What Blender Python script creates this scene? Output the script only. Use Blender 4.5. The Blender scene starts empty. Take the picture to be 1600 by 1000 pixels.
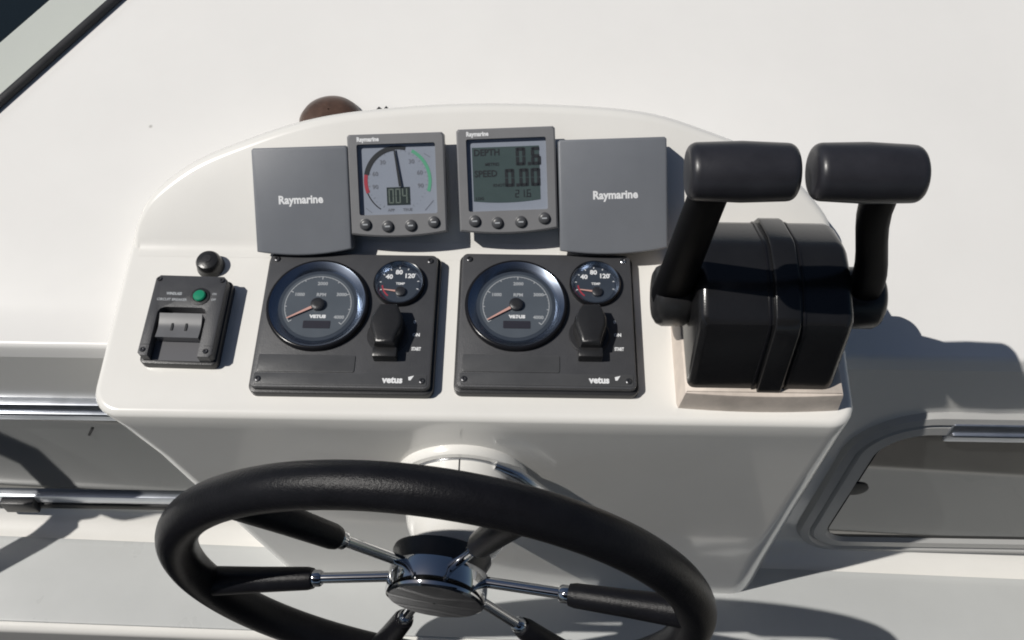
import bpy, bmesh, math, random
from math import sin, cos, pi, radians as R, atan2, hypot, sqrt
from mathutils import Vector as V, Matrix as M
random.seed(7)
S = bpy.context.scene
COL = S.collection

# ------------------------------------------------------------------ camera
cam_d = bpy.data.cameras.new('camera'); cam = bpy.data.objects.new('camera', cam_d); COL.objects.link(cam)
PITCH, YAW = 56.0, 1.0
fwd = V((-sin(R(YAW))*cos(R(PITCH)), cos(R(YAW))*cos(R(PITCH)), -sin(R(PITCH))))
cam.location = V((0, 0, 1.0)) - .915*fwd
cam.rotation_euler = (R(90-PITCH), 0, R(YAW))
cam_d.sensor_width = 36; cam_d.lens = 31.5; cam_d.clip_start = .02; cam_d.clip_end = 5000
S.camera = cam
S.cycles.pixel_filter_type = 'BLACKMAN_HARRIS'; S.cycles.filter_width = 1.9

# ------------------------------------------------------------------ sky and sun
SUN_TRAVEL = V((.69, .15, -1.0)).normalized()
W = bpy.data.worlds.new('World'); S.world = W; W.use_nodes = True
nt = W.node_tree; bg = nt.nodes['Background']
sky = nt.nodes.new('ShaderNodeTexSky'); sky.sky_type = 'NISHITA'; sky.sun_disc = False
sky.sun_elevation = math.asin(-SUN_TRAVEL.z); sky.sun_rotation = atan2(-SUN_TRAVEL.x, -SUN_TRAVEL.y)
nt.links.new(sky.outputs[0], bg.inputs[0]); bg.inputs[1].default_value = .05
sun_d = bpy.data.lights.new('sun', 'SUN'); sun = bpy.data.objects.new('sun', sun_d); COL.objects.link(sun)
sun_d.energy = 4.8; sun_d.angle = R(.5); sun_d.color = (1.0, .965, .91)
sun.rotation_euler = SUN_TRAVEL.to_track_quat('-Z', 'Y').to_euler(); sun.location = (-2, 0, 4)
S.view_settings.view_transform = 'Standard'; S.view_settings.look = 'None'
S.view_settings.exposure = -.45; S.view_settings.gamma = 1; S.view_settings.use_curve_mapping = False

# ------------------------------------------------------------------ materials
def mat(name, col, rough=.5, metal=0., spec=.5, ior=1.5, bump=0., bscale=60., var=0., vscale=8., coat=0., tint=None, specks=False, brough=.6):
    m = bpy.data.materials.new(name); m.use_nodes = True
    t = m.node_tree; b = t.nodes['Principled BSDF']
    b.inputs['Base Color'].default_value = (*col, 1); b.inputs['Roughness'].default_value = rough
    b.inputs['Metallic'].default_value = metal; b.inputs['Specular IOR Level'].default_value = spec
    b.inputs['Coat Weight'].default_value = coat; b.inputs['Coat Roughness'].default_value = .08
    b.inputs['IOR'].default_value = ior
    tc = t.nodes.new('ShaderNodeTexCoord')
    src = None
    if var:
        n = t.nodes.new('ShaderNodeTexNoise'); n.inputs['Scale'].default_value = vscale; n.inputs['Detail'].default_value = 5
        n.inputs['Roughness'].default_value = .65
        t.links.new(tc.outputs['Object'], n.inputs['Vector'])
        r = t.nodes.new('ShaderNodeValToRGB'); r.color_ramp.elements[0].position = .3; r.color_ramp.elements[1].position = .72
        c2 = tint or tuple(min(1, c*(1+var)) for c in col); c1 = tuple(c*(1-var) for c in col)
        r.color_ramp.elements[0].color = (*c1, 1); r.color_ramp.elements[1].color = (*c2, 1)
        t.links.new(n.outputs['Fac'], r.inputs['Fac']); src = r.outputs['Color']
        mr = t.nodes.new('ShaderNodeMapRange'); mr.inputs['To Min'].default_value = max(.03, rough*.8); mr.inputs['To Max'].default_value = min(1, rough*1.25)
        t.links.new(n.outputs['Fac'], mr.inputs['Value']); t.links.new(mr.outputs[0], b.inputs['Roughness'])
    if specks:
        vo = t.nodes.new('ShaderNodeTexVoronoi'); vo.inputs['Scale'].default_value = 6.5
        t.links.new(tc.outputs['Object'], vo.inputs['Vector'])
        r2 = t.nodes.new('ShaderNodeValToRGB'); r2.color_ramp.elements[0].position = .010; r2.color_ramp.elements[1].position = .022
        r2.color_ramp.elements[0].color = (.35, .33, .31, 1); r2.color_ramp.elements[1].color = (1, 1, 1, 1)
        t.links.new(vo.outputs['Distance'], r2.inputs['Fac'])
        mx = t.nodes.new('ShaderNodeMix'); mx.data_type = 'RGBA'; mx.blend_type = 'MULTIPLY'; mx.inputs['Factor'].default_value = .8
        if src: t.links.new(src, mx.inputs['A'])
        else: mx.inputs['A'].default_value = (*col, 1)
        t.links.new(r2.outputs['Color'], mx.inputs['B']); src = mx.outputs['Result']
    if src: t.links.new(src, b.inputs['Base Color'])
    if bump:
        n2 = t.nodes.new('ShaderNodeTexNoise'); n2.inputs['Scale'].default_value = bscale; n2.inputs['Detail'].default_value = 4
        n2.inputs['Roughness'].default_value = brough
        t.links.new(tc.outputs['Object'], n2.inputs['Vector'])
        bp = t.nodes.new('ShaderNodeBump'); bp.inputs['Strength'].default_value = bump; bp.inputs['Distance'].default_value = .002
        t.links.new(n2.outputs['Fac'], bp.inputs['Height']); t.links.new(bp.outputs[0], b.inputs['Normal'])
    return m

def glazing(name, col, refl=1.0, rough=.02):
    m = bpy.data.materials.new(name); m.use_nodes = True; t = m.node_tree
    for n in list(t.nodes):
        if n.type == 'BSDF_PRINCIPLED': t.nodes.remove(n)
    out = [n for n in t.nodes if n.type == 'OUTPUT_MATERIAL'][0]
    a = t.nodes.new('ShaderNodeBsdfTransparent'); a.inputs[0].default_value = (*col, 1)
    g = t.nodes.new('ShaderNodeBsdfGlossy'); g.inputs['Roughness'].default_value = rough
    lw = t.nodes.new('ShaderNodeLayerWeight'); pw = t.nodes.new('ShaderNodeMath'); pw.operation = 'POWER'; pw.inputs[1].default_value = 5
    f = t.nodes.new('ShaderNodeMath'); f.operation = 'MULTIPLY_ADD'; f.inputs[1].default_value = .96; f.inputs[2].default_value = .04
    t.links.new(lw.outputs['Facing'], pw.inputs[0]); t.links.new(pw.outputs[0], f.inputs[0])
    k = t.nodes.new('ShaderNodeMath'); k.operation = 'MULTIPLY'; k.inputs[1].default_value = refl
    mx = t.nodes.new('ShaderNodeMixShader')
    t.links.new(f.outputs[0], k.inputs[0]); t.links.new(k.outputs[0], mx.inputs[0])
    t.links.new(a.outputs[0], mx.inputs[1]); t.links.new(g.outputs[0], mx.inputs[2]); t.links.new(mx.outputs[0], out.inputs[0])
    return m

GEL   = mat('gelcoat_white', (.83, .815, .775), .22, var=.028, vscale=6, bump=.04, bscale=9, coat=.8, specks=False)
GELD  = mat('gelcoat_dashboard', (.80, .79, .768), .30, var=.03, vscale=3, bump=.03, bscale=9, specks=True)
NONSK = mat('pale_grey_gelcoat', (.55, .562, .556), .28, var=.04, vscale=6, bump=.05, bscale=25, specks=True)
CREAM = mat('riser_paint', (.66, .58, .51), .45, var=.22, vscale=22, bump=.1, bscale=80)
BLK   = mat('black_plastic', (.022, .022, .024), .38, var=.15, vscale=30, bump=.12, bscale=700)
LEVB  = mat('lever_black', (.006, .006, .007), .45, spec=.03, var=.1, vscale=30)
BLKG  = mat('black_gloss', (.010, .010, .012), .20, spec=.35, var=.1, vscale=30)
BLKM  = mat('black_moulded', (.020, .020, .021), .30, var=.2, vscale=22, bump=.1, bscale=500)
PANEL = mat('panel_charcoal', (.058, .059, .064), .42, var=.1, vscale=25, bump=.2, bscale=900)
PLATE = mat('panel_plate', (.072, .073, .076), .36, var=.1, vscale=30, bump=.1, bscale=700)
HOUS  = mat('housing_gloss', (.012, .012, .013), .20, var=.15, vscale=18, bump=.05, bscale=300)
GRIP  = mat('grip_rubber', (.024, .024, .029), .34, var=.15, vscale=45, bump=.05, bscale=600)
WHEEL = mat('wheel_foam', (.008, .008, .010), .33, spec=.22, var=.2, vscale=40, bump=.26, bscale=330, brough=.75)
COVER = mat('cover_grey', (.175, .186, .206), .42, var=.03, vscale=25, bump=.12, bscale=1200)
BEZEL = mat('bezel_grey', (.190, .191, .198), .42, var=.04, vscale=25, bump=.12, bscale=1200)
BODY  = mat('instrument_body', (.035, .036, .040), .5, var=.1, vscale=30)
BTN   = mat('button_grey', (.070, .072, .078), .38, var=.1, vscale=60)
SCRN  = mat('screen_card', (.29, .32, .38), .3, var=.02, vscale=30)
LCD   = mat('lcd_green_grey', (.065, .092, .090), .25, var=.06, vscale=40)
LCDD  = mat('lcd_dark', (.035, .045, .042), .25)
INK   = mat('ink_black', (.012, .014, .016), .5)
INKG  = mat('ink_grey', (.16, .17, .20), .5)
INKW  = mat('ink_white', (.78, .79, .80), .5)
INKD  = mat('ink_dim', (.40, .42, .44), .5)
RED   = mat('ink_red', (.38, .03, .05), .5)
GRN   = mat('ink_green', (.10, .36, .22), .5)
BUTG  = mat('button_green', (.012, .24, .13), .3)
DIAL  = mat('dial_face', (.085, .100, .118), .35, var=.06, vscale=30)
DIALD = mat('dial_outer', (.040, .050, .066), .3, var=.06, vscale=30)
NEED  = mat('needle_orange', (.62, .36, .31), .4)
CHR   = mat('chrome', (.62, .63, .65), .05, metal=1., var=.02, vscale=30)
STEEL = mat('steel', (.62, .63, .65), .22, metal=1., var=.08, vscale=60)
ALU   = mat('aluminium', (.66, .69, .74), .30, metal=1., var=.05, vscale=40)
SCREW = mat('screw', (.10, .10, .105), .3, metal=.8)
PANE  = mat('smoked_acrylic', (.052, .056, .056), .05, spec=.8, ior=1.9, var=.05, vscale=6)
GASK  = mat('gasket', (.012, .012, .013), .5)
MOULD = mat('frame_moulding', (.44, .44, .43), .35, var=.03, vscale=12)
BRN   = mat('brown_cap', (.085, .050, .036), .35, var=.45, vscale=40, bump=.2, bscale=120)
FLOOR = mat('cockpit_floor', (.17, .165, .155), .6, var=.1, vscale=10)
SEAW  = mat('sea_water', (.008, .012, .014), .25, spec=.3, bump=.8, bscale=1.2)
HULLG = mat('deck_white', (.62, .64, .63), .4, var=.03, vscale=3)
RINGM = mat('inner_ring_metal', (.27, .31, .38), .24, metal=1.)
GLZ   = glazing('gauge_glass', (1, 1, 1), 1.3, .03)
WGL   = glazing('windscreen_glass', (.965, .978, .966), 1.0, .02)

# ------------------------------------------------------------------ mesh helpers
def newbm(): return bmesh.new()
def box(bm, x0, x1, y0, y1, z0, z1, bev=0., seg=2, mtx=None):
    g = bmesh.ops.create_cube(bm, size=1)
    for v in g['verts']:
        v.co = V(((x0+x1)/2 + v.co.x*(x1-x0), (y0+y1)/2 + v.co.y*(y1-y0), (z0+z1)/2 + v.co.z*(z1-z0)))
    vs = g['verts']
    if bev:
        es = list({e for v in vs for e in v.link_edges})
        r = bmesh.ops.bevel(bm, geom=es, offset=bev, segments=seg, profile=.5, affect='EDGES'); vs = list({v for f in r['faces'] for v in f.verts} | {v for v in vs if v.is_valid})
    if mtx is not None:
        for v in vs: v.co = mtx @ v.co
    return vs
def prism(bm, pts, z0, z1, bev=0., seg=2, top=0.):
    """outline (ccw) between z0 and z1; bev rounds the top rim inwards; top = extra inset taper"""
    n = len(pts)
    def ins(d):
        o = []
        for i in range(n):
            a, b, c = V(pts[i-1]), V(pts[i]), V(pts[(i+1) % n])
            e1 = (b-a).normalized(); e2 = (c-b).normalized()
            n1 = V((-e1.y, e1.x)); n2 = V((-e2.y, e2.x)); m = n1+n2
            m = m/max(.3, m.length_squared)*2 if m.length > 1e-6 else n1
            o.append(b + m*d)
        return o
    lv = [(0, z0)]
    if bev:
        for k in range(seg+1):
            a = k/seg*pi/2; lv.append((top+bev*(1-cos(a)), z1-bev+bev*sin(a)))
    else: lv.append((top, z1))
    rings = [[bm.verts.new((p.x, p.y, z)) for p in ins(d)] for d, z in lv]
    for a, b in zip(rings, rings[1:]):
        for i in range(n): bm.faces.new((a[i], a[(i+1) % n], b[(i+1) % n], b[i]))
    bm.faces.new(rings[-1]); bm.faces.new(rings[0][::-1])
def rrect(x0, x1, y0, y1, r, k=5):
    o = []
    for cx, cy, a in ((x1-r, y0+r, -pi/2), (x1-r, y1-r, 0), (x0+r, y1-r, pi/2), (x0+r, y0+r, pi)):
        for i in range(k+1):
            t = a+i/k*pi/2; o.append((cx+r*cos(t), cy+r*sin(t)))
    return o
def lathe(bm, prof, seg=40, mtx=None, cap0=True, cap1=True):
    rs = []
    for r, z in prof:
        ring = []
        for i in range(seg):
            p = V((r*cos(2*pi*i/seg), r*sin(2*pi*i/seg), z)); ring.append(bm.verts.new(mtx @ p if mtx is not None else p))
        rs.append(ring)
    for a, b in zip(rs, rs[1:]):
        for i in range(seg): bm.faces.new((a[i], a[(i+1) % seg], b[(i+1) % seg], b[i]))
    if cap0: bm.faces.new(rs[0][::-1])
    if cap1: bm.faces.new(rs[-1])
def tube(bm, path, rad, seg=12, closed=False, flat=None):
    path = [V(p) for p in path]; n = len(path); rs = []
    rad = rad if isinstance(rad, (list, tuple)) else [rad]*n
    up = V((0, 0, 1))
    for i, p in enumerate(path):
        t = (path[(i+1) % n if closed else min(i+1, n-1)] - path[i-1 if closed else max(i-1, 0)]).normalized()
        if abs(t.dot(up)) > .95: ref = V((0, 1, 0))
        else: ref = up
        a = t.cross(ref).normalized(); b = a.cross(t)
        rs.append([bm.verts.new(p + a*rad[i]*cos(2*pi*k/seg) + b*rad[i]*(flat or 1)*sin(2*pi*k/seg)) for k in range(seg)])
    for i in range(n if closed else n-1):
        a, b = rs[i], rs[(i+1) % n]
        for k in range(seg): bm.faces.new((a[k], a[(k+1) % seg], b[(k+1) % seg], b[k]))
    if not closed: bm.faces.new(rs[0][::-1]); bm.faces.new(rs[-1])
def torus(bm, RR, r, seg=96, ms=20, z=0):
    rs = []
    for i in range(seg):
        a = 2*pi*i/seg
        rs.append([bm.verts.new(((RR+r*cos(2*pi*k/ms))*cos(a), (RR+r*cos(2*pi*k/ms))*sin(a), z+r*sin(2*pi*k/ms))) for k in range(ms)])
    for i in range(seg):
        a, b = rs[i], rs[(i+1) % seg]
        for k in range(ms): bm.faces.new((a[k], b[k], b[(k+1) % ms], a[(k+1) % ms]))
def sweep_x(bm, prof, x0f, x1f, nx=1):
    """profile of (y,z) carried from x0f(y) to x1f(y)"""
    rows = [[bm.verts.new((x0f(y)+(x1f(y)-x0f(y))*i/nx, y, z)) for i in range(nx+1)] for y, z in prof]
    for a, b in zip(rows, rows[1:]):
        for i in range(nx): bm.faces.new((a[i], a[i+1], b[i+1], b[i]))
def fall(bm):
    for v in bm.verts:
        if .4 < v.co.z < .60: v.co.z -= .075*v.co.x
def obj(name, bm, m, parent=None, ang=35, loc=None):
    bmesh.ops.recalc_face_normals(bm, faces=bm.faces)
    me = bpy.data.meshes.new(name); bm.to_mesh(me); bm.free()
    for p in me.polygons: p.use_smooth = True
    me.set_sharp_from_angle(angle=R(ang))
    me.materials.append(m)
    o = bpy.data.objects.new(name, me); COL.objects.link(o)
    if parent is not None: o.parent = parent
    if loc is not None: o.location = loc
    return o
def tag(o, label=None, cat=None, group=None, kind=None):
    if label: o['label'] = label
    if cat: o['category'] = cat
    if group: o['group'] = group
    if kind: o['kind'] = kind
    return o
def thing(name, mtx, label, cat, group=None):
    o = bpy.data.objects.new(name, None); COL.objects.link(o); o.empty_display_size = .02
    o.matrix_world = mtx
    return tag(o, label, cat, group)
def text(s, size, m, parent, loc, name='lettering', align='CENTER', bold=0., sx=1., bm_into=None, rot=0.):
    cu = bpy.data.curves.new('t', 'FONT'); cu.body = s; cu.size = size; cu.align_x = align; cu.align_y = 'CENTER'
    cu.offset = bold; cu.resolution_u = 2
    to = bpy.data.objects.new('t', cu); me = bpy.data.meshes.new_from_object(to)
    bpy.data.objects.remove(to); bpy.data.curves.remove(cu)
    for v in me.vertices: v.co.x *= sx
    if bm_into is not None:
        me.transform(M.Translation(loc) @ M.Rotation(rot, 4, 'Z')); bm_into.from_mesh(me); bpy.data.meshes.remove(me); return None
    me.name = name; me.materials.clear(); me.materials.append(m)
    o = bpy.data.objects.new(name, me); COL.objects.link(o); o.parent = parent; o.location = loc; o.rotation_euler = (0, 0, rot)
    return o
SEG = {'0': 'abcdef', '1': 'bc', '2': 'abged', '3': 'abgcd', '4': 'fgbc', '5': 'afgcd', '6': 'afgedc', '7': 'abc', '8': 'abcdefg', '9': 'abcdfg'}
def seg7(bm, s, x, y, w, h, t, gap, z):
    """seven-segment digits drawn as flat bars; x,y = lower left"""
    for ch in s:
        if ch == '.':
            q = [(x-gap*.25, y), (x+t-gap*.25, y), (x+t-gap*.25, y+t), (x-gap*.25, y+t)]
            bm.faces.new([bm.verts.new((a, b, z)) for a, b in q]); x += t*.9; continue
        e = t*.12
        for k in SEG.get(ch, ''):
            if k in 'agd':
                yy = {'a': y+h-t, 'g': y+h/2-t/2, 'd': y}[k]; q = (x+e+t*.3, yy, x+w-e-t*.3, yy+t)
            else:
                xx = x if k in 'fe' else x+w-t; yy = y+h/2 if k in 'fb' else y; q = (xx, yy+e, xx+t, yy+h/2-e)
            bm.faces.new([bm.verts.new(c) for c in ((q[0], q[1], z), (q[2], q[1], z), (q[2], q[3], z), (q[0], q[3], z))])
        x += w+gap
def arcband(bm, cx, cy, r0, r1, a0, a1, z, n=24, ry=1.):
    pr = None
    for i in range(n+1):
        a = R(a0+(a1-a0)*i/n); c = [bm.verts.new((cx+r*cos(a), cy+r*sin(a)*ry, z)) for r in (r0, r1)]
        if pr: bm.faces.new((pr[0], pr[1], c[1], c[0]))
        pr = c
def flat(bm, pts, z): bm.faces.new([bm.verts.new((x, y, z)) for x, y in pts])
def copy_tree(o, parent=None):
    c = o.copy(); COL.objects.link(c); c.parent = parent
    for ch in o.children: copy_tree(ch, c)
    return c

# ------------------------------------------------------------------ frames of the helm
E1 = R(6); N1 = V((0, -sin(E1), cos(E1))); U1 = V((0, cos(E1), sin(E1))); Q1 = V((0, 0, 1.0))   # console top
E2 = R(40); N2 = V((0, -sin(E2), cos(E2))); U2 = V((0, cos(E2), sin(E2))); Q2 = V((0, .08, 1.0084))  # instrument slope
EF = R(2); NF = V((0, -cos(EF), sin(EF))); UF = V((0, sin(EF), cos(EF))); QF = V((0, -.1095, .975))  # console front
X = V((1, 0, 0))
def frame(q, x, u, n, du=0., dv=0., rot=0., h=0.):
    m = M.Identity(4); m.col[0].xyz = x; m.col[1].xyz = u; m.col[2].xyz = n; m.col[3].xyz = q + x*du + u*dv + n*h
    return m @ M.Rotation(rot, 4, 'Z')
def F1(x, v, rot=0., h=0.): return frame(Q1, X, U1, N1, x, v, rot, h)
def F2(x, v, rot=0., h=0.): return frame(Q2, X, U2, N2, x, v, rot, h)
def ztop(y): return 1.0 + y*math.tan(E1)
def zdash(y): return .962 + .22*(y+.015)

# ------------------------------------------------------------------ sea, floor, dashboard, bulkhead, shelf
bm = newbm(); flat(bm, [(-900, -900), (900, -900), (900, 900), (-900, 900)], -1.6); tag(obj('sea', bm, SEAW), kind='structure')
bm = newbm(); box(bm, -1.6, 1.6, -2.2, -.2, -.06, 0.0); tag(obj('cockpit_floor', bm, FLOOR), kind='structure')

WSL = lambda y: -.607 + (y-.276)*.73           # foot of the windscreen, x at y
DL = lambda y: min(-.3, WSL(y)-.10) if y > .05 else -1.25
prof = [(-.0195, .945), (-.0178, .952)]
for k in range(7):
    a = R(14+k/6*88); prof.append((-.0095 - .007*cos(a), .9555 + .007*sin(a)))
prof += [(y, zdash(y)) for y in (.03, .12, .3, .5, .8, 1.2, 1.8)]
bm = newbm()
sweep_x(bm, prof[:-7], lambda y: -1.25, lambda y: 1.3, 8)
rows = [prof[-8]] + prof[-7:]
sweep_x(bm, rows, lambda y: -1.25 if y < .02 else WSL(y)-.085, lambda y: 1.3, 8)
bmesh.ops.remove_doubles(bm, verts=bm.verts, dist=.0005)
tag(obj('dashboard', bm, GELD, ang=50), kind='structure')

EWL = R(4)
def wy(z): return -.0195 - (.945-z)*math.tan(EWL)
ZS = .534                                             # shelf height at x = 0; the boat lies a little over to starboard
wall = [(-.0195, .945), (wy(.75), .75), (wy(.556), .556)]
for k in range(1, 7):
    a = k/6*R(72); wall.append((wy(.556)-.008*(1-cos(a))-.022*(k/6)**1.6, .556-.022*sin(a)))
NXW = 12
bm = newbm(); sweep_x(bm, wall, lambda y: -1.25, lambda y: 1.3, NXW)
fall(bm); tag(obj('bulkhead', bm, GEL, ang=50), kind='structure')
SH = wall[-1]
bm = newbm()
shp = [SH, (SH[0]-.006, SH[1]-.0015), (-.200, SH[1]-.0030)]
for k in range(1, 6): a = k/5*pi/2; shp.append((-.200-.010*sin(a), SH[1]-.003-.010*(1-cos(a))))
shp += [(-.2105, .3), (-.2105, 0.0)]
sweep_x(bm, shp, lambda y: -1.25, lambda y: 1.3, NXW)
fall(bm); tag(obj('shelf', bm, GEL, ang=50), kind='structure')
bm = newbm(); prism(bm, rrect(-1.22, 1.27, -.1985, SH[0]-.0125, .02), SH[1]-.01, SH[1]+.0012, .0012)
fall(bm); tag(obj('shelf_mat', bm, NONSK), kind='structure')

# ------------------------------------------------------------------ windscreen
y0, y1 = .05, 1.5
foot = lambda y: V((WSL(y), y, zdash(y)))
wt = (foot(1.)-foot(.3)).normalized(); wn = V((wt.y, -wt.x, 0)).normalized()      # points inboard (right)
lean = (V((0, 0, 1))*.62 - wn*.78).normalized()
wf = thing('windscreen', M.Translation(foot(y0)), 'green tinted windscreen with a black rubber foot at the top left corner', 'windscreen')
L0 = -foot(y0)
bm = newbm(); tube(bm, [L0+foot(y)+V((0, 0, .004)) for y in (y0, .4, .8, y1)], .0062, 10, flat=.9); obj('seal', bm, BLK, wf)
bm = newbm()
for a, b in ((y0, y1),):
    q = [foot(a), foot(b), foot(b)+lean*.5, foot(a)+lean*.5]; th = wn*.005
    vs = [bm.verts.new(L0+p+th*s+V((0, 0, .006))) for s in (-.5, .5) for p in q]
    for f in ((0, 1, 2, 3), (7, 6, 5, 4), (0, 4, 5, 1), (1, 5, 6, 2), (2, 6, 7, 3), (3, 7, 4, 0)): bm.faces.new([vs[i] for i in f])
obj('pane', bm, WGL, wf)

# ------------------------------------------------------------------ console
con = thing('console', M.Translation((0, 0, 0)), 'white moulded helm console with curved raised back in the middle', 'console')
# outline on the top plane (x, y): counter-clockwise, front edge first
XL, XR, YF, YB = -.411, .341, -.1095, .12
def pod_outline(d, z):
    """outline inset d, for height z below the lip tapering in on the left"""
    drop = max(0, .975-z)
    xl = XL + .001 + min(drop, .03)*.4 + drop*.21; xr = XR-.006 + drop*.03; rq = .026+.07*min(.3, drop)
    yf = YF - drop*math.tan(EF)
    o = []; r = .030; rb = .01
    c = 8
    for cx, cy, a, rr in ((xr-rq, yf+rq, -pi/2, rq), (XR + drop*.035 - rb, YB-rb, 0, rb), (XL+drop*.21+rb, YB-rb, pi/2, rb), (xl+r, yf+r, pi, r)):
        for i in range(c+1):
            t = a+i/c*pi/2; q = V((cx+rr*cos(t), cy+rr*sin(t))); nn = V((cos(t), sin(t))); o.append(q-nn*d)
    return o
bm = newbm()
rings = []
def zz(y, off): return ztop(y)-off
for z in (.42, .62, .80, .90, .962):
    rings.append([bm.verts.new((p.x, p.y, z)) for p in pod_outline(0, z)])
LR_ = .0075
for k in range(1, 7):
    a = k/6*pi/2; d = LR_*(1-cos(a)); off = LR_*(1-sin(a))
    rings.append([bm.verts.new((p.x, p.y, zz(p.y, off))) for p in pod_outline(d, .975)])
n = len(rings[0])
for a, b in zip(rings, rings[1:]):
    for i in range(n): bm.faces.new((a[i], a[(i+1) % n], b[(i+1) % n], b[i]))
bm.faces.new(rings[-1])
obj('console_body', bm, GEL, con, 40)
# raised instrument back
arc = [(-.4015, .002), (-.3985, .018), (-.393, .032), (-.378, .053), (-.335, .084), (-.28, .107), (-.226, .125), (-.17, .136), (-.07, .145), (.03, .146), (.13, .140), (.2, .121), (.266, .093), (.320, .045), (.331, .022), (.335, .002)]
def cr(P, k=6):
    o = []
    for i in range(len(P)-1):
        p0, p1, p2, p3 = (V(P[max(0, i-1)]), V(P[i]), V(P[i+1]), V(P[min(len(P)-1, i+2)]))
        for j in range(k):
            t = j/k; o.append(.5*((2*p1)+(p2-p0)*t+(2*p0-5*p1+4*p2-p3)*t*t+(3*p1-p0-3*p2+p3)*t**3))
    o.append(V(P[-1])); return o
A = cr(arc)
bm = newbm(); fr = F2(0, 0)
rows = [[], [], [], [], [], []]
for i, p in enumerate(A):
    t = (A[min(i+1, len(A)-1)]-A[max(i-1, 0)]).normalized(); o2 = V((-t.y, t.x))       # outward on the slope
    w = fr @ V((p.x, p.y, 0)); ow = (X*o2.x + U2*o2.y); oh = V((ow.x, ow.y, 0)); oh = oh.normalized() if oh.length > 1e-6 else oh
    rr = min(.011, .0035+.12*p.y)
    rows[0].append(w)
    for k, ang in enumerate((30, 60, 85)):
        a = R(ang); rows[1+k].append(w + ow*rr*sin(a) - N2*rr*(1-cos(a)))
    end = rows[3][-1]; hgt = max(0, end.z - zdash(end.y))
    rows[4].append(end + oh*hgt*.22 - V((0, 0, hgt*.75)))
    q = end + oh*(hgt*.42+.001); q.z = zdash(q.y)-.004; rows[5].append(q)
vr = [[bm.verts.new(p) for p in r] for r in rows]
for a, b in zip(vr, vr[1:]):
    for i in range(len(A)-1): bm.faces.new((a[i], a[i+1], b[i+1], b[i]))
cre = [bm.verts.new(fr @ V((p.x, -.004 if 0 < i < len(A)-1 else -.004, 0))) for i, p in enumerate(A)]
for i in range(len(A)-1): bm.faces.new((cre[i], cre[i+1], vr[0][i+1], vr[0][i]))
for i in (0, len(A)-1): bm.faces.new([vr[k][i] for k in range(6)] + [cre[i]])
obj('raised_back', bm, GEL, con, 60)
bm = newbm()                                                            # soft cove along the crease
sec = []
for k in range(6):
    t = k/5; a = E1 + (E2-E1)*t; L = .010
    p = Q2 + (-U1*L)*(1-t)**2 + (U2*L)*t*t + (N1+N2)*.00008
    sec.append(p)
rr_ = [[bm.verts.new(p+X*x) for p in sec] for x in (-.398, .33)]
for i in range(5): bm.faces.new((rr_[0][i], rr_[1][i], rr_[1][i+1], rr_[0][i+1]))
obj('cove', bm, GEL, con, 60)

# ------------------------------------------------------------------ instruments on the slope
def st_body(t, w, h, th):
    bm = newbm(); prism(bm, rrect(-w*.46, w*.46, -h*.47, h*.46, .006), -.001, th, .001); obj('body', bm, BODY, t)
def face_outline(w, h, bow=.004, k=12):
    o = []
    for i in range(k+1):
        s = -1+2*i/k; o.append((s*w/2, -h/2 - bow*(1-s*s)))
    return o + [(w/2, h/2-.002), (w/2-.002, h/2), (-w/2+.002, h/2), (-w/2, h/2-.002)]
def cover(x, v, w, h, rot, label):
    t = thing('instrument_cover', F2(x, v, rot), label, 'cover', 'grey snap-on instrument covers')
    st_body(t, w, h, .022)
    bm = newbm(); prism(bm, face_outline(w, h, .005), .012, .031, .0022, 3); obj('cover_face', bm, COVER, t)
    text('Raymarine', .0115, INKW, t, (-.001 if x < 0 else .002, -.001, .03115), bold=.00042, sx=.94)
    return t
def instrument(x, v, w, h, rot, label, name):
    t = thing(name, F2(x, v, rot), label, 'instrument')
    st_body(t, w, h, .020)
    # bezel: an outer prism with a square opening, built as four bars of one frame
    o = face_outline(w, h); zi, zo = .016, .030
    ix0, ix1, iy0, iy1 = -w*.405, w*.405, -h*.31, h*.40
    bm = newbm(); inn = rrect(ix0, ix1, iy0, iy1, .002, 3)
    bv = .0016
    def ring(pts, z): return [bm.verts.new((a, b, z)) for a, b in pts]
    oi = [(a*(1-2*bv/w), b*(1-2*bv/h)) for a, b in o]
    r0, r1, r2 = ring(o, zi), ring(o, zo-bv), ring(oi, zo)
    for a, b in ((r0, r1), (r1, r2)):
        for i in range(len(o)): bm.faces.new((a[i], a[(i+1) % len(o)], b[(i+1) % len(o)], b[i]))
    i2, i0 = ring(inn, zo), ring(inn, zi)
    for i in range(len(inn)): bm.faces.new((i2[i], i2[(i+1) % len(inn)], i0[(i+1) % len(inn)], i0[i]))
    e2 = [bm.edges.get((r2[i], r2[(i+1) % len(o)])) for i in range(len(o))] + [bm.edges.get((i2[i], i2[(i+1) % len(inn)])) for i in range(len(inn))]
    bmesh.ops.triangle_fill(bm, edges=e2, use_beauty=True)
    obj('bezel', bm, BEZEL, t, 30)
    text('Raymarine', .0062, INKW, t, (-w*.40, h*.447, zo+.00015), align='LEFT', bold=.00030, sx=.86)
    for k, (bx, by) in enumerate(((-.345, -.405), (-.115, -.43), (.125, -.428), (.365, -.40))):
        bm = newbm(); r = .0056
        lathe(bm, [(r*1.12, 0), (r*1.12, .0004), (r, .0006), (r*.98, .0022), (r*.8, .0032), (r*.4, .0036)], 24)
        b = obj('button', bm, BTN, t, 50, (bx*w, by*h, zo))
        bm = newbm(); prism(bm, rrect(-.0026, .0026, -.0007, .0007, .0004, 2), .0030, .0038); obj('button_mark', bm, INKD, b)
    return t, (ix0, ix1, iy0, iy1), zi, zo

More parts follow.
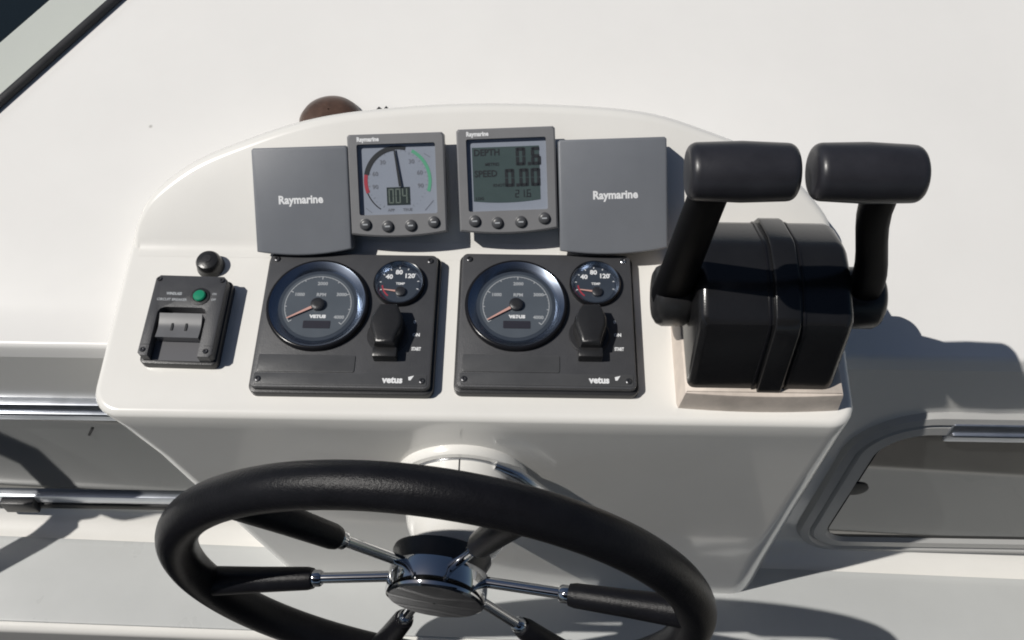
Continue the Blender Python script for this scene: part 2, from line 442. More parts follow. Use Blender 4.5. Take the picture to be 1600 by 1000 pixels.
cover(-.2175, .0535, .0985, .1055, R(2.5), 'grey instrument cover left of the wind dial, above the left engine gauge panel')
cover(.1015, .0625, .1105, .1125, R(2.5), 'grey instrument cover right of the depth and speed display, beside the throttle lever')

t, (ix0, ix1, iy0, iy1), zi, zo = instrument(-.1195, .0705, .0990, .1010, R(2.5), 'square grey instrument with a round needle dial, red and green arcs', 'wind_instrument')
bm = newbm(); flat(bm, [(ix0-.001, iy0-.001), (ix1+.001, iy0-.001), (ix1+.001, iy1+.001), (ix0-.001, iy1+.001)], zi+.0085); obj('dial_card', bm, SCRN, t)
z = zi+.0088; cx, cy, rd = .0, .003, .0335
bm = newbm(); arcband(bm, cx, cy, rd*.90, rd*1.05, 96, 168, z, ry=1.02); arcband(bm, cx, cy, rd*.985, rd*1.02, 200, 236, z, ry=1.02)
arcband(bm, cx, cy, rd*.93, rd*1.04, 74, 96, z, ry=1.02); obj('black_arc', bm, INK, t)
bm = newbm(); arcband(bm, cx, cy, rd*.93, rd*1.04, 168, 200, z, ry=1.02); obj('red_arc', bm, RED, t)
bm = newbm(); arcband(bm, cx, cy, rd*.94, rd*1.04, -20, 62, z, ry=1.02); obj('green_arc', bm, GRN, t)
bm = newbm()
for a, s in ((128, '30'), (162, '60'), (194, '90'), (52, '30'), (18, '60'), (-14, '90')):
    text(s, .0062, INKG, None, (cx+rd*.72*cos(R(a)), cy+rd*.72*sin(R(a)), z), bold=.00012, bm_into=bm)
text('APP', .0040, INKG, None, (-.008, iy0+.0045, z), bold=.0001, bm_into=bm); text('TRUE', .0040, INKG, None, (.009, iy0+.0045, z), bold=.0001, bm_into=bm)
for s in (-1, 1):
    for a in range(0, 181, 10):
        aa = R(90+s*a*.83); r0 = rd*(.86 if a % 30 == 0 else .90); r1 = rd*.93
        d = V((cos(aa), sin(aa))); nn = V((-d.y, d.x))*.00022; c0, c1 = d*r0, d*r1
        bm.faces.new([bm.verts.new((cx+p.x, cy+p.y, z-.0001)) for p in (c0-nn, c1-nn, c1+nn, c0+nn)])
# corner scale lines
for (a, b) in (((.027, -.028), (.036, -.018)), ((.028, .030), (.034, .026)), ((-.034, -.024), (-.028, -.029))):
    a, b = V(a), V(b); d = (b-a).normalized(); nn = V((-d.y, d.x))*.0003
    bm.faces.new([bm.verts.new((p.x, p.y, z)) for p in (a-nn, b-nn, b+nn, a+nn)])
obj('dial_print', bm, INKG, t)
bm = newbm(); prism(bm, [(-.0118, -.0215), (.0118, -.0215), (.0118, -.0035), (-.0118, -.0035)], zi+.0086, zi+.0092, 0); lc = obj('small_display', bm, LCDD, t)
bm = newbm(); seg7(bm, '004', -.0100, -.0200, .0054, .0150, .0013, .0016, zi+.0094); obj('digits', bm, mat('lcd_segment', (.13, .16, .14), .4), lc)
bm = newbm(); prism(bm, [(.0012, -.0030), (.0042, -.0030), (-.0016, .0352), (-.0030, .0352)], zi+.0105, zi+.0112); obj('needle', bm, INK, t)
bm = newbm(); flat(bm, [(ix0, iy0), (ix1, iy0), (ix1, iy1), (ix0, iy1)], zi+.0122); obj('lens', bm, GLZ, t)

t, (ix0, ix1, iy0, iy1), zi, zo = instrument(-.0070, .0765, .1005, .1030, R(2.8), 'square grey instrument with a digital screen reading depth 0.6 and speed 0.00', 'depth_speed_display')
bm = newbm(); flat(bm, [(ix0-.001, iy0-.001), (ix1+.001, iy0-.001), (ix1+.001, iy1+.001), (ix0-.001, iy1+.001)], zi+.0085); obj('screen_surround', bm, SCRN, t)
lw0, lw1, ly0, ly1 = -.0352, .0335, -.0215, .0330
pts = [(lw0 + (lw1-lw0)*i/12, ly0 - .0022*(1-(2*i/12-1)**2)) for i in range(13)] + [(lw1, ly1), (lw0, ly1)]
bm = newbm(); flat(bm, pts, zi+.0088); ls = obj('screen', bm, LCD, t)
z = zi+.0091; bm = newbm()
text('DEPTH', .0092, INK, None, (lw0+.0015, ly1-.0055, z), align='LEFT', bold=.00022, sx=.95, bm_into=bm)
text('METRES', .0042, INK, None, (lw0+.013, ly1-.0175, z), align='LEFT', bold=.0001, bm_into=bm)
text('SPEED', .0092, INK, None, (lw0+.0015, ly1-.0270, z), align='LEFT', bold=.00022, sx=.95, bm_into=bm)
text('KNOTS', .0042, INK, None, (lw0+.0205, ly1-.0390, z), align='LEFT', bold=.0001, bm_into=bm)
text('LOG', .0042, INK, None, (lw0+.0020, ly0+.0025, z), align='LEFT', bold=.0001, bm_into=bm)
seg7(bm, '0.6', lw1-.0240, ly1-.0195, .0098, .0182, .0032, .0030, z)
seg7(bm, '0.00', lw1-.0358, ly1-.0408, .0096, .0182, .0032, .0022, z)
seg7(bm, '21.6', lw1-.0260, ly1-.0518, .0042, .0078, .0009, .0014, z)
obj('digits', bm, INK, ls)
bm = newbm(); flat(bm, [(ix0, iy0), (ix1, iy0), (ix1, iy1), (ix0, iy1)], zi+.0122); obj('lens', bm, GLZ, t)

# ------------------------------------------------------------------ engine gauge panels
def screw(parent, x, y, z, r=.0032):
    bm = newbm(); lathe(bm, [(r, 0), (r, .0006), (r*.75, .0012), (r*.45, .0012), (r*.4, .0004)], 16); return obj('screw', bm, SCREW, parent, 40, (x, y, z))
def gauge(parent, name, x, y, r, z):
    g = bpy.data.objects.new(name, None)
    bm = newbm()
    lathe(bm, [(r*1.02, 0), (r*1.02, .0045), (r*1.0, .0058), (r*.975, .0064), (r*.955, .0062), (r*.95, .0030)], 64, cap0=False, cap1=False)
    g = obj(name, bm, BLKG, parent, 40, (x, y, z))
    bm = newbm(); lathe(bm, [(r*.957, .0063), (r*.945, .0060), (r*.86, .0030), (r*.80, .0012), (r*.79, .0006)], 64, cap0=False, cap1=False); obj('inner_ring', bm, RINGM, g)
    bm = newbm(); lathe(bm, [(r*.90, .0004), (r*.90, .0008)], 64); obj('dial', bm, DIALD, g)
    return g
pn = thing('engine_gauge_panel', F1(-.165, -.012), 'charcoal engine gauge panel on the left, nearest the small switch box', 'gauge panel', 'engine gauge panels')
PW, PH, PB = .174, .156, -.0735
bm = newbm(); prism(bm, rrect(-PW/2-.003, PW/2+.003, PB-.003, PH/2+.003, .008), -.002, .0095, .0015); obj('backing_plate', bm, BLK, pn)
bm = newbm(); prism(bm, rrect(-PW/2, PW/2, PB, PH/2, .006), .0094, .0170, .0015); obj('front_plate', bm, PANEL, pn)
ZF = .0170
bm = newbm(); prism(bm, rrect(-PW/2+.003, PW/2-.003, PB+.0025, PB+.0150, .002), ZF-.001, ZF+.0006, .0005); obj('lower_strip', bm, PLATE, pn)
bm = newbm(); prism(bm, rrect(-.082, .013, -.0575, -.0390, .002), ZF-.001, ZF+.0010, .0006); obj('label_plate', bm, PLATE, pn)
g = gauge(pn, 'tachometer', -.0305, .0160, .0505, ZF)
bm = newbm(); lathe(bm, [(.0365, .0008), (.0365, .0011)], 56); obj('inner_dial', bm, DIAL, g)
bm = newbm(); z = .0013
arcband(bm, 0, 0, .0330, .0337, -40, 215, z, 60)
for k in range(0, 41):
    a = R(215-k*255/40); d = V((cos(a), sin(a))); r0 = .0300 if k % 10 == 0 else (.0312 if k % 5 == 0 else .0322); nn = V((-d.y, d.x))*(.0005 if k % 5 == 0 else .00022)
    bm.faces.new([bm.verts.new((p.x, p.y, z+.0001)) for p in (d*r0-nn, d*.0335-nn, d*.0335+nn, d*r0+nn)])
obj('scale_ticks', bm, INKD, g)
for s, px, py in (('1000', -.0200, .0120), ('2000', .0020, .0250), ('3000', .0225, .0125), ('4000', .0225, -.0135), ('RPM', .0020, .0120)):
    text(s, .0052, INKD, g, (px, py, z), name='numeral' if s != 'RPM' else 'lettering', bold=.00018)
text('VETUS', .0046, INKW, g, (.0012, -.0130, z), bold=.0004, sx=1.2)
bm = newbm(); prism(bm, rrect(-.0125, .0145, -.0262, -.0178, .0008), .0010, .0016); obj('hour_display', bm, mat('hour_lcd', (.030, .028, .036), .3), g)
bm = newbm()
a = R(209); d = V((cos(a), sin(a))); nn = V((-d.y, d.x))
prism(bm, [tuple(p) for p in (-d*.002-nn*.0017, -d*.002+nn*.0017, d*.0335+nn*.0006, d*.0335-nn*.0006)][::-1], .0030, .0036)
nd = obj('needle', bm, NEED, g)
bm = newbm(); lathe(bm, [(.0068, .0015), (.0068, .0050), (.0058, .0058), (.003, .0060)], 28); obj('needle_hub', bm, BLK, nd)
bm = newbm(); lathe(bm, [(.0462, .0050), (.030, .0056), (.001, .0060)], 56, cap0=False); obj('glass', bm, GLZ, g)
g = gauge(pn, 'temperature_gauge', .0495, .0420, .0255, ZF)
bm = newbm(); z = .0010
for s, a in (('40', 150), ('80', 95), ('120', 38)):
    text(s, .0072, INKW, g, (.0125*cos(R(a)), .003+.0110*sin(R(a)), z), name='numeral', bold=.0003)
for k in range(9):
    a = R(200-k*27); d = V((cos(a), sin(a))); nn = V((-d.y, d.x))*.0004
    bm.faces.new([bm.verts.new((p.x, p.y, z)) for p in (d*.0185-nn, d*.0210-nn, d*.0210+nn, d*.0185+nn)])
text('TEMP', .0038, INKW, g, (.001, .0005, z), bold=.0001)
obj('scale_ticks', bm, INKW, g)
bm = newbm(); arcband(bm, 0, 0, .0165, .0180, 185, 232, z); obj('red_zone', bm, RED, g)
bm = newbm(); a = R(172); d = V((cos(a), sin(a))); nn = V((-d.y, d.x)); o_ = V((.002, -.0095))
prism(bm, [tuple(o_+p) for p in (nn*.0011, -nn*.0011, d*.0175-nn*.0005, d*.0175+nn*.0005)], .0022, .0027); nd = obj('needle', bm, NEED, g)
bm = newbm(); lathe(bm, [(.0052, .0012), (.0052, .0038), (.004, .0044)], 24); hb = obj('needle_hub', bm, BLK, nd, loc=(.002, -.0095, 0))
bm = newbm(); lathe(bm, [(.0232, .0045), (.015, .0052), (.001, .0056)], 40, cap0=False); obj('glass', bm, GLZ, g)
# ignition with rubber cap
bm = newbm()
cap = [(-.0105, -.020), (.0105, -.020), (.0120, -.012), (.0168, .002), (.0168, .012), (.0105, .0265), (-.0080, .0265), (-.0160, .012), (-.0165, .002), (-.0120, -.012)]
prism(bm, cap, -.001, .0215, .004, 3, top=.0012); kc = obj('key_cap', bm, BLKM, pn, 40, (.0425, -.0165, ZF))
bm = newbm(); box(bm, -.0118, .0118, -.0285, -.0185, .0, .0125, .0012); obj('cap_hinge', bm, BLKM, kc)
bm = newbm(); lathe(bm, [(.0205, 0), (.0205, .0012), (.0195, .002)], 36); obj('switch_collar', bm, BLK, kc)
bm = newbm()
for s, y_ in (('0', -.0010), ('ON', -.0155), ('START', -.0310)):
    text(s, .0050, INKW, None, (.0670, y_, ZF+.0002), align='LEFT', bold=.00025, sx=.9 if s != 'START' else .62, bm_into=bm)
obj('switch_marks', bm, INKW, pn)
text('vetus', .0095, INKW, pn, (.051, -.0650, ZF+.0009), bold=.00045, sx=.95)
bm = newbm(); flat(bm, [(.0660, -.0615), (.0715, -.0600), (.0685, -.0650), (.0665, -.0650)], ZF+.0009); obj('logo_flag', bm, INKW, pn)
for sx, sy in ((-1, -1), (1, -1), (-1, 1), (1, 1)): screw(pn, sx*(PW/2-.0075), (PH/2-.0075) if sy > 0 else PB+.0080, ZF+.0004)
p2 = copy_tree(pn); p2.matrix_world = F1(.0345, -.009); tag(p2, 'charcoal engine gauge panel on the right, between the other panel and the throttle')
for ch in p2.children:
    if ch.name.startswith('tachometer'):
        for c2 in ch.children:
            if c2.name.startswith('needle'): c2.rotation_euler.z = R(3)
    if ch.name.startswith('screw') and ch.location.x > 0 and ch.location.y > 0:
        ch.data = ch.data.copy(); ch.data.materials[0] = STEEL

# ------------------------------------------------------------------ windlass switch box
sb = thing('switch_box', F1(-.3275, -.0115, R(-1.0)), 'small black switch box with a green button at the left of the console', 'switch box')
bm = newbm(); prism(bm, rrect(-.0385, .0385, -.0485, .0475, .006), -.002, .010, .0015); obj('backing_plate', bm, BLK, sb)
hw, hh = .0365, .0455
x0, x1, yt = -.0262, .0225, .0085
U = [(-hw+.003, -hh), (x0, -hh), (x0, yt-.006), (x0+.002, yt-.002), (x0+.006, yt), (x1-.006, yt), (x1-.002, yt-.002), (x1, yt-.006), (x1, -hh), (hw-.003, -hh), (hw, -hh+.003), (hw, hh-.004), (hw-.004, hh), (-hw+.004, hh), (-hw, hh-.004), (-hw, -hh+.003)]
bm = newbm(); prism(bm, U, .0098, .0225, .0012); obj('front_plate', bm, PANEL, sb)
bm = newbm(); box(bm, x0+.0004, x1-.0004, -hh, yt-.0004, .0098, .0112); obj('recess_floor', bm, mat('recess_grey', (.11, .11, .118), .4), sb)
bm = newbm()
for i, (a, b) in enumerate(((0, 1),)):
    k = 8; pr = []
    for j in range(k+1):
        s = -1+2*j/k; pr.append((s*.0128, .0215 + .0012*s*s*1.5 + (.0022 if s > 0 else 0)*s))
    rows_ = [[bm.verts.new((xx, -.0128+y_, zz_)) for y_, zz_ in pr] + [bm.verts.new((xx, -.0128+.0118, .0115)), bm.verts.new((xx, -.0128-.0118, .0115))] for xx in (-.0225, .0200)]
    m_ = len(rows_[0])
    for j in range(m_): bm.faces.new((rows_[0][j], rows_[0][(j+1) % m_], rows_[1][(j+1) % m_], rows_[1][j]))
    bm.faces.new(rows_[0]); bm.faces.new(rows_[1][::-1])
rk = obj('rocker', bm, mat('rocker_grey', (.15, .152, .158), .32, var=.1, vscale=40), sb)
bm = newbm()
for xx in (-.0085, .0055):
    box(bm, xx-.0010, xx+.0010, -.0175, -.0095, .0215, .0226)
obj('rocker_marks', bm, INK, rk)
bm = newbm(); lathe(bm, [(.0098, 0), (.0098, .0008), (.0072, .0012), (.0066, .0004)], 32, cap0=False); bc = obj('button_collar', bm, BLK, sb, 40, (.0128, .0212, .0225))
bm = newbm(); lathe(bm, [(.0062, 0), (.0062, .0030), (.0052, .0040), (.002, .0044)], 28); obj('green_button', bm, BUTG, bc)
bm = newbm(); text('WINDLASS', .0042, INKW, None, (-.0140, .0238, .0227), bold=.0002, sx=.75, bm_into=bm)
text('CIRCUIT BREAKER', .0040, INKW, None, (-.0150, .0170, .0227), bold=.0001, sx=.92, bm_into=bm)
for i, s in enumerate(('ON', 'OFF')): text(s, .0034, INKD, sb, (.0245, .0245-.0065*i, .0227), bold=.0001, align='LEFT', sx=.8)
obj('lettering', bm, INKD, sb)
for sx in (-1, 1):
    bm = newbm(); flat(bm, [(sx*.0314-.0045, -.0338), (sx*.0314+.0045, -.0338), (sx*.0314+.0045, -.0333), (sx*.0314-.0045, -.0333)], .0227)
    obj('moulded_line', bm, BLK, sb)
for sx, sy in ((-.0318, -.0395), (.0300, -.0395), (-.0325, .0405), (.0315, .0405)): screw(sb, sx, sy, .0226, .0027)

kn = thing('rubber_knob', F1(-.3185, .0585) @ M.Diagonal((1, 1, .74, 1)), 'small round black rubber knob above the switch box', 'knob')
bm = newbm(); lathe(bm, [(.0145, 0), (.0145, .002), (.0138, .004), (.0132, .010), (.0126, .0155), (.0108, .0192), (.0070, .0212), (.002, .0216)], 32); obj('knob_boot', bm, BLKM, kn)
bm = newbm(); lathe(bm, [(.0048, .0214), (.0040, .0221), (.001, .0223)], 20); obj('knob_tip', bm, BLK, kn)

# ------------------------------------------------------------------ throttle control
th = thing('throttle_control', F1(.240, -.002), 'black twin lever throttle control with two thick grips on a pale riser', 'throttle')
bm = newbm()
pts = [(x_, -.0925 - .003*(1-(x_/.0775)**2)) for x_ in [-.0775+.155*i/10 for i in range(11)]]
outl = pts + [(.079, -.088), (.079, .080), (.074, .086), (-.074, .086), (-.079, .080), (-.079, -.088)]
prism(bm, outl, -.003, .0285, .0025, 2, .004); obj('riser', bm, CREAM, th)
def drum(prof, x0, x1, bev, taper=0.):
    """profile (v,h) extruded along x with rounded ends"""
    bm = newbm(); n = len(prof); c = V((sum(p[0] for p in prof)/n, sum(p[1] for p in prof)/n))
    st = [(x0+bev*(1-cos(q*pi/8)), bev*(1-sin(q*pi/8))) for q in range(5)]
    st += [(x1-bev*(1-cos(q*pi/8)), bev*(1-sin(q*pi/8))) for q in range(4, -1, -1)]
    rs = []
    for x_, d in st:
        rs.append([bm.verts.new((x_, p[0] + (c.x-p[0])*d/max(.02, (c-V(p)).length), max(p[1] + (c.y-p[1])*d/max(.02, (c-V(p)).length), .0275))) for p in prof])
    for a, b in zip(rs, rs[1:]):
        for i in range(n): bm.faces.new((a[i], a[(i+1) % n], b[(i+1) % n], b[i]))
    bm.faces.new(rs[0]); bm.faces.new(rs[-1][::-1]); return bm
pf = [(-.0830, .0275), (-.0820, .0340), (-.0610, .1010), (-.0570, .1085), (-.0500, .1130), (-.0240, .1210), (-.0160, .1235), (.0150, .1235), (.0240, .1200), (.0540, .1020), (.0600, .0960), (.0640, .0860), (.0720, .0275)]
obj('housing', drum(pf, -.0735, .0640, .009), HOUS, th, 28)
def grow(pf, d):
    c = V((-.004, .06)); o = []
    for p in pf:
        q = V(p)-c; q *= 1+d/q.length; q += c; o.append((q.x, max(.0230, q.y)))
    return o
obj('centre_band', drum(grow(pf, .0045), -.0075, .0150, .002), HOUS, th, 28)
for x_ in (-.0115, .0190):
    bm = drum(grow(pf, .0012), x_-.0011, x_+.0011, .0003); obj('housing_seam', bm, BLKG, th, 28)
AX = M.Rotation(pi/2, 4, 'Y')
def lever(side):
    xs = (-.1055, -.0735) if side < 0 else (.0700, .1085)
    hv, hh_ = -.004, .066
    mtx = M.Translation((0, hv, hh_)) @ AX
    L_ = xs[1]-xs[0]
    pr = [(.022, xs[0]), (.0270, xs[0]+.003), (.0295, xs[0]+.008), (.0295, xs[1]-.004), (.0270, xs[1])] if side < 0 else [(.0270, xs[0]), (.0295, xs[0]+.004), (.0295, xs[1]-.008), (.0270, xs[1]-.003), (.022, xs[1])]
    bm = newbm(); lathe(bm, pr, 36, mtx); hub = obj('lever_hub', bm, BLKM, th, 40)
    bm = newbm()
    xa, xb = (-.090, -.093) if side < 0 else (.088, .031)
    g0 = V((xa, hv, hh_)); g1 = V((xb, -.034, .292))
    N = 10; pts_ = []; sec = []
    for i in range(N+1):
        s = i/N; p = g0.lerp(g1, s); p.x = xa + (xb-xa)*(s*s*(3-2*s)); w = .0150 - .0035*s; dth = .0110 - .0015*s
        if side < 0: w += .002
        sec.append([bm.verts.new(p + V((w*math.copysign(abs(cos(q*pi/8))**.7, cos(q*pi/8)), dth*1.25*math.copysign(abs(sin(q*pi/8))**.7, sin(q*pi/8)), 0))) for q in range(16)])
    for a, b in zip(sec, sec[1:]):
        for i in range(16): bm.faces.new((a[i], a[(i+1) % 16], b[(i+1) % 16], b[i]))
    bm.faces.new(sec[0][::-1]); bm.faces.new(sec[-1]); obj('lever', bm, LEVB, th, 50)
    gx0, gx1 = (-.1150, -.0375) if side < 0 else (-.0270, .0510)
    bm = newbm()
    pr = []
    r0 = .0212
    for k in range(6): a = k/5*pi/2; pr.append((r0-.007+.007*sin(a), gx0+.007-.007*cos(a)))
    pr.append((r0+.0012, (gx0+gx1)/2))
    for k in range(6): a = pi/2-k/5*pi/2; pr.append((r0-.007+.007*sin(a), gx1-.007+.007*cos(a)))
    mtx = M.Translation((0, -.034, .297)) @ M.Rotation(R(-.5 if side < 0 else .8), 4, 'Y') @ M.Diagonal((1, 1, .92, 1)) @ AX
    lathe(bm, pr, 40, mtx); obj('grip', bm, GRIP, th, 60)
lever(-1); lever(1)

# ------------------------------------------------------------------ steering
wc = V((-.0675, -.2572, .9147)); wnn = V((-.1037, -.9945, .0174)).normalized(); wa = V((.9946, -.1037, 0)).normalized(); wb = wnn.cross(wa)
fw = M.Identity(4); fw.col[0].xyz = wa; fw.col[1].xyz = wb; fw.col[2].xyz = wnn; fw.col[3].xyz = wc
sw = thing('helm_wheel', fw, 'black padded steering wheel with chrome spokes and chrome hub cap', 'steering wheel')
RW = .24
bm = newbm(); torus(bm, RW, .0184, 128, 24); obj('rim', bm, WHEEL, sw, 60)
ZH = -.018
for k in range(6):
    a = R(10+60*k); d = V((cos(a), sin(a), 0))
    P_ = lambda r: d*r + V((0, 0, ZH*(1-(r-.03)/(RW-.03))))
    bm = newbm(); tube(bm, [P_(.034), P_(.19)], .0052, 16); sp = obj('spoke', bm, CHR, sw)
    bm = newbm(); tube(bm, [P_(.126), P_(.132), P_(.18), P_(RW)], [.0100, .0113, .0126, .0150], 18); obj('sleeve', bm, WHEEL, sp)
    bm = newbm(); tube(bm, [P_(.117), P_(.119), P_(.125), P_(.127)], [.0068, .0082, .0082, .0078], 18); obj('collar', bm, CHR, sp)
bm = newbm(); lathe(bm, [(.0440, -.024), (.0470, -.023), (.0478, -.020), (.0478, .001), (.0465, .004), (.0440, .0056), (.020, .0066), (.001, .0068)], 64, cap1=False); obj('hub_cap', bm, CHR, sw, 30)
bm = newbm(); lathe(bm, [(.0400, -.012), (.0425, -.016), (.0425, -.026), (.0480, -.038), (.0472, -.0415), (.030, -.042)], 48); obj('hub_boss', bm, BLK, sw, 40)

hq = V((-.051, -.1125, .868)); ff = frame(hq, X, UF, NF)
hl = thing('steering_helm', ff, 'white domed steering helm on the console front behind the wheel', 'steering helm')
bm = newbm(); lathe(bm, [(.070, -.002), (.070, .006), (.067, .010), (.062, .011), (.060, .008)], 56); obj('base_flange', bm, GEL, hl, 40)
bm = newbm(); lathe(bm, [(.060, .004), (.060, .022), (.058, .045), (.054, .062), (.047, .076), (.039, .086), (.031, .092), (.028, .096)], 56); obj('dome', bm, GEL, hl, 40)
bm = newbm(); lathe(bm, [(.0612, .0100), (.0612, .0125), (.0600, .0130)], 56, cap0=False, cap1=False); obj('trim_ring', bm, STEEL, hl)
bm = newbm(); box(bm, -.0006, .0006, .035, .0605, .010, .030); obj('seam', bm, GASK, hl)
bm = newbm(); tube(bm, [(.036, .048, .012), (.058, .040, .018), (.082, .012, .022), (.098, -.010, .022)], [.006, .0075, .0065, .005], 12); obj('tilt_lever', bm, STEEL, hl)
bm = newbm(); lathe(bm, [(.022, .05), (.022, .112)], 32); obj('shaft', bm, BLK, hl)

# ------------------------------------------------------------------ sliding windows in the bulkhead
UW = V((0, sin(EWL), cos(EWL))); NW = V((0, -UW.z, UW.y))
QW = V((0, -.0195, .945))
def FW(x, v, h=0.): return frame(QW, X, UW, NW, x, v, 0, h)
def rail(t, name, x0, x1, v0, v1, z1, m):
    bm = newbm(); box(bm, x0, x1, v0, v1, -.002, z1, .0025); return obj(name, bm, m, t)
wl = thing('sliding_window', FW(0, 0), 'smoked sliding window in aluminium rails left of the console', 'window', 'sliding windows in the bulkhead')
bm = newbm(); box(bm, -1.2, -.28, -.310, -.112, -.001, .004); obj('pane', bm, PANE, wl)
rail(wl, 'top_rail', -1.2, -.28, -.113, -.079, .010, ALU)
rail(wl, 'top_track', -1.2, -.28, -.099, -.092, .0140, ALU)
rail(wl, 'gasket', -1.2, -.28, -.1175, -.1132, .0065, GASK)
rail(wl, 'bottom_rail', -1.2, -.28, -.3310, -.3110, .008, ALU)
rail(wl, 'bottom_track', -1.2, -.28, -.3120, -.3060, .0105, ALU)
rail(wl, 'bottom_gasket', -1.2, -.28, -.3440, -.3312, .010, GASK)
bm = newbm(); box(bm, -.685, -.640, -.3440, -.3180, .002, .0165, .002); obj('latch', bm, BLK, wl)
bm = newbm(); box(bm, -.0016, .0016, -.010, .010, 0, .0008, 0, 1, M.Rotation(R(-32), 4, 'Z')); obj('scratch_mark', bm, BLK, wl, loc=(-.501, -.146, .0041))

wr = thing('sliding_window', FW(0, 0), 'smoked sliding window with a rounded moulded surround right of the throttle', 'window', 'sliding windows in the bulkhead')
def surround(d):
    L_, T_, B_ = .402+d, -.086-d, -.440+d
    rt, rb = max(.02, .085-d), max(.02, .070-d)
    o = [(1.2, T_)]
    for i in range(13):
        a = pi/2 + i/12*pi/2; o.append((L_+rt + rt*cos(a), T_-rt+rt*sin(a)))
    for i in range(11):
        a = pi + i/10*pi/2; o.append((L_+rb + rb*cos(a), B_+rb+rb*sin(a)))
    o.append((1.2, B_)); return o
def band(bm, d0, d1, z0, z1):
    a = [bm.verts.new((*p, z0)) for p in surround(d0)]; b = [bm.verts.new((*p, z1)) for p in surround(d1)]
    for i in range(len(a)-1): bm.faces.new((a[i], a[i+1], b[i+1], b[i]))
bm = newbm()
for d0, d1, z0, z1 in ((-.006, -.002, -.001, .007), (-.002, .008, .007, .009), (.008, .012, .009, .004), (.012, .016, .004, .008), (.016, .031, .008, .0085), (.031, .037, .0085, .001)): band(bm, d0, d1, z0, z1)
bmesh.ops.remove_doubles(bm, verts=bm.verts, dist=.0001)
obj('surround', bm, MOULD, wr, 30)
bm = newbm(); o = surround(.0330); bm.faces.new([bm.verts.new((*p, .0030)) for p in o]); obj('gasket', bm, GASK, wr)
bm = newbm(); o = [(x_, max(y_, -.393)) for x_, y_ in surround(.0365)]; bm.faces.new([bm.verts.new((*p, .0042)) for p in o]); obj('pane', bm, PANE, wr)
rail(wr, 'top_rail', .500, 1.2, -.128, -.092, .011, ALU)
rail(wr, 'top_track', .503, 1.2, -.114, -.107, .0150, ALU)
bm = newbm(); lathe(bm, [(.016, .003), (.016, .0055), (.013, .006)], 28); obj('finger_pull', bm, GASK, wr, loc=(.4400, -.258, 0))

# ------------------------------------------------------------------ things behind and beside the console
cy_, cx_ = .256, -.214
cp = thing('brown_cap', M.Translation((cx_, cy_, zdash(cy_))), 'round dark brown domed cap showing behind the console top', 'cap')
bm = newbm(); lathe(bm, [(.0375, -.006), (.0375, .003), (.036, .009), (.031, .016), (.022, .021), (.011, .0235), (.001, .024)], 40, cap1=False); obj('dome', bm, BRN, cp)
bm = newbm(); lathe(bm, [(.0385, -.006), (.0385, .001), (.037, .004)], 40, cap1=False); obj('rim', bm, BLK, cp)
bm = newbm(); box(bm, .028, .046, -.010, .012, -.006, .012, .004); obj('clip', bm, BLK, cp)
cd = thing('cord_end', M.Translation((-.152, .2715, zdash(.2715))) @ M.Diagonal((.42, .6, .62, 1)), 'short black knotted cord end just behind the console ridge', 'cord')
bm = newbm(); tube(bm, [(-.03, 0, .004), (-.018, .002, .010), (-.006, 0, .008), (.002, .001, .012), (.012, 0, .008), (.034, .004, .005), (.06, .006, .003)], [.002, .0045, .002, .005, .0025, .002, .001], 10); obj('strand', bm, BLK, cd)

# black grab rail beside the helm, left of the picture: only its shadow falls into view
hp = thing('grab_rail', M.Translation((-.86, -.1, .9)), 'black bent grab rail with a thick round pad left of the console', 'grab rail')
O_ = V((.86, .1, -.9))
bm = newbm(); tube(bm, [O_+V(p) for p in ((-1.30, -.30, .86), (-1.1, -.26, .872), (-.897, -.177, .878), (-.849, -.137, .882), (-.818, -.106, .888), (-.806, -.094, .91), (-.808, -.087, .955), (-.812, -.080, 1.02), (-.822, -.070, 1.09), (-.85, -.03, 1.14), (-.92, .05, 1.08), (-.96, .09, .96))], .0155, 12); obj('rail', bm, BLK, hp)
bm = newbm(); lathe(bm, [(.012, -.075), (.036, -.066), (.046, -.04), (.046, .04), (.036, .066), (.012, .075)], 24, M.Translation(O_+V((-.838, -.08, 1.06)))); obj('pad', bm, BLK, hp)

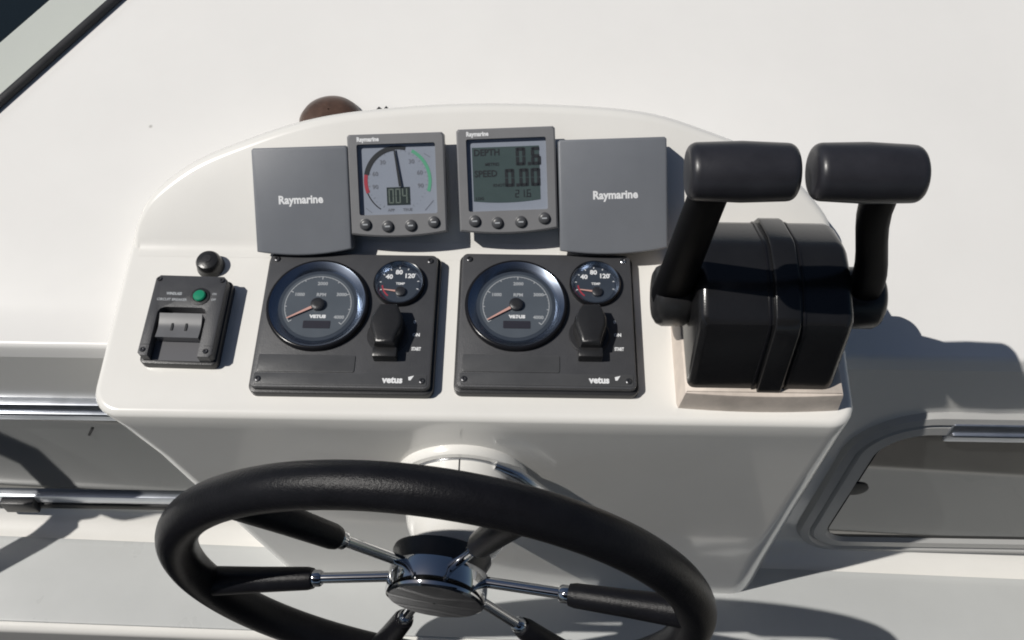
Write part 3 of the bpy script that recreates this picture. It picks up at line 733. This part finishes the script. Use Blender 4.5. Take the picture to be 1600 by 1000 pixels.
# ------------------------------------------------------------------ unseen cockpit enclosure added to cut sky light: coamings, bench, bimini
NAVY = mat('navy_canvas', (.018, .022, .036), .8, var=.15, vscale=30, bump=.2, bscale=400)
VINYL = mat('grey_vinyl', (.10, .10, .105), .5, var=.1, vscale=20, bump=.15, bscale=200)
for x0, x1 in ((-1.42, -1.26), (1.31, 1.47)):
    bm = newbm(); box(bm, x0, x1, -2.6, .02, 0, .93, .03, 3); tag(obj('sky_block_coaming', bm, GEL), kind='structure')  # cockpit sides added out of view to screen off low sky light
st = thing('sky_block_bench', M.Translation((0, -1.80, 0)), 'unseen grey vinyl bench added behind the wheel to block sky light', 'seat')  # added behind the camera; its back keeps low sky off the console front
bm = newbm(); box(bm, -.9, .9, -.30, .25, .005, .42, .02); obj('base', bm, HULLG, st)
bm = newbm(); box(bm, -.9, .9, -.30, .27, .422, .54, .035, 3); obj('seat', bm, VINYL, st)
bm = newbm(); box(bm, -.9, .9, -.42, -.302, .005, 1.15, .04, 3); obj('backrest', bm, VINYL, st)
bi = thing('sky_block_bimini', M.Translation((0, -2.15, 0)), 'unseen navy canvas bimini on steel hoops, added to block sky light', 'bimini')  # invented canopy out of view; holds sky fill off the aft-facing surfaces
bm = newbm(); rws = []
for i in range(13):
    y = -1.1+2.3*i/12; rws.append([(-1.38+2.8*j/16, y, 2.12 + .16*(1-((j-8)/8)**2) + .02*cos(y*5)) for j in range(17)])
vs = [[bm.verts.new(p) for p in r] for r in rws] ; v2 = [[bm.verts.new((p[0], p[1], p[2]-.004)) for p in r] for r in rws]
for G in (vs, v2):
    for i in range(12):
        for j in range(16): bm.faces.new((G[i][j], G[i][j+1], G[i+1][j+1], G[i+1][j]))
obj('canopy', bm, NAVY, bi)
for y in (-.9, .1, 1.0):
    bm = newbm(); tube(bm, [(-1.36, y*.3, .90), (-1.37, y*.8, 1.7), (-1.34, y, 2.10)] + [(-1.34+2.72*j/10, y, 2.095 + .155*(1-((j-5)/5)**2)) for j in range(1, 10)] + [(1.38, y, 2.10), (1.40, y*.8, 1.7), (1.39, y*.3, .90)], .012, 10); obj('hoop', bm, STEEL, bi)

fm = thing('hub_reflection_mat', M.Translation((0, -.75, 0)), 'unseen dark ribbed floor mat, added so the chrome hub reflects dark', 'mat')  # added out of view to darken the reflection in the hub cap
bm = newbm(); prism(bm, rrect(-.55, .55, -.42, .40, .05), .002, .012, .004); obj('mat_base', bm, BLKM, fm)
for k in range(12):
    bm = newbm(); box(bm, -.5, .5, -.385+k*.065, -.360+k*.065, .011, .017, .003); obj('rib', bm, BLKM, fm)
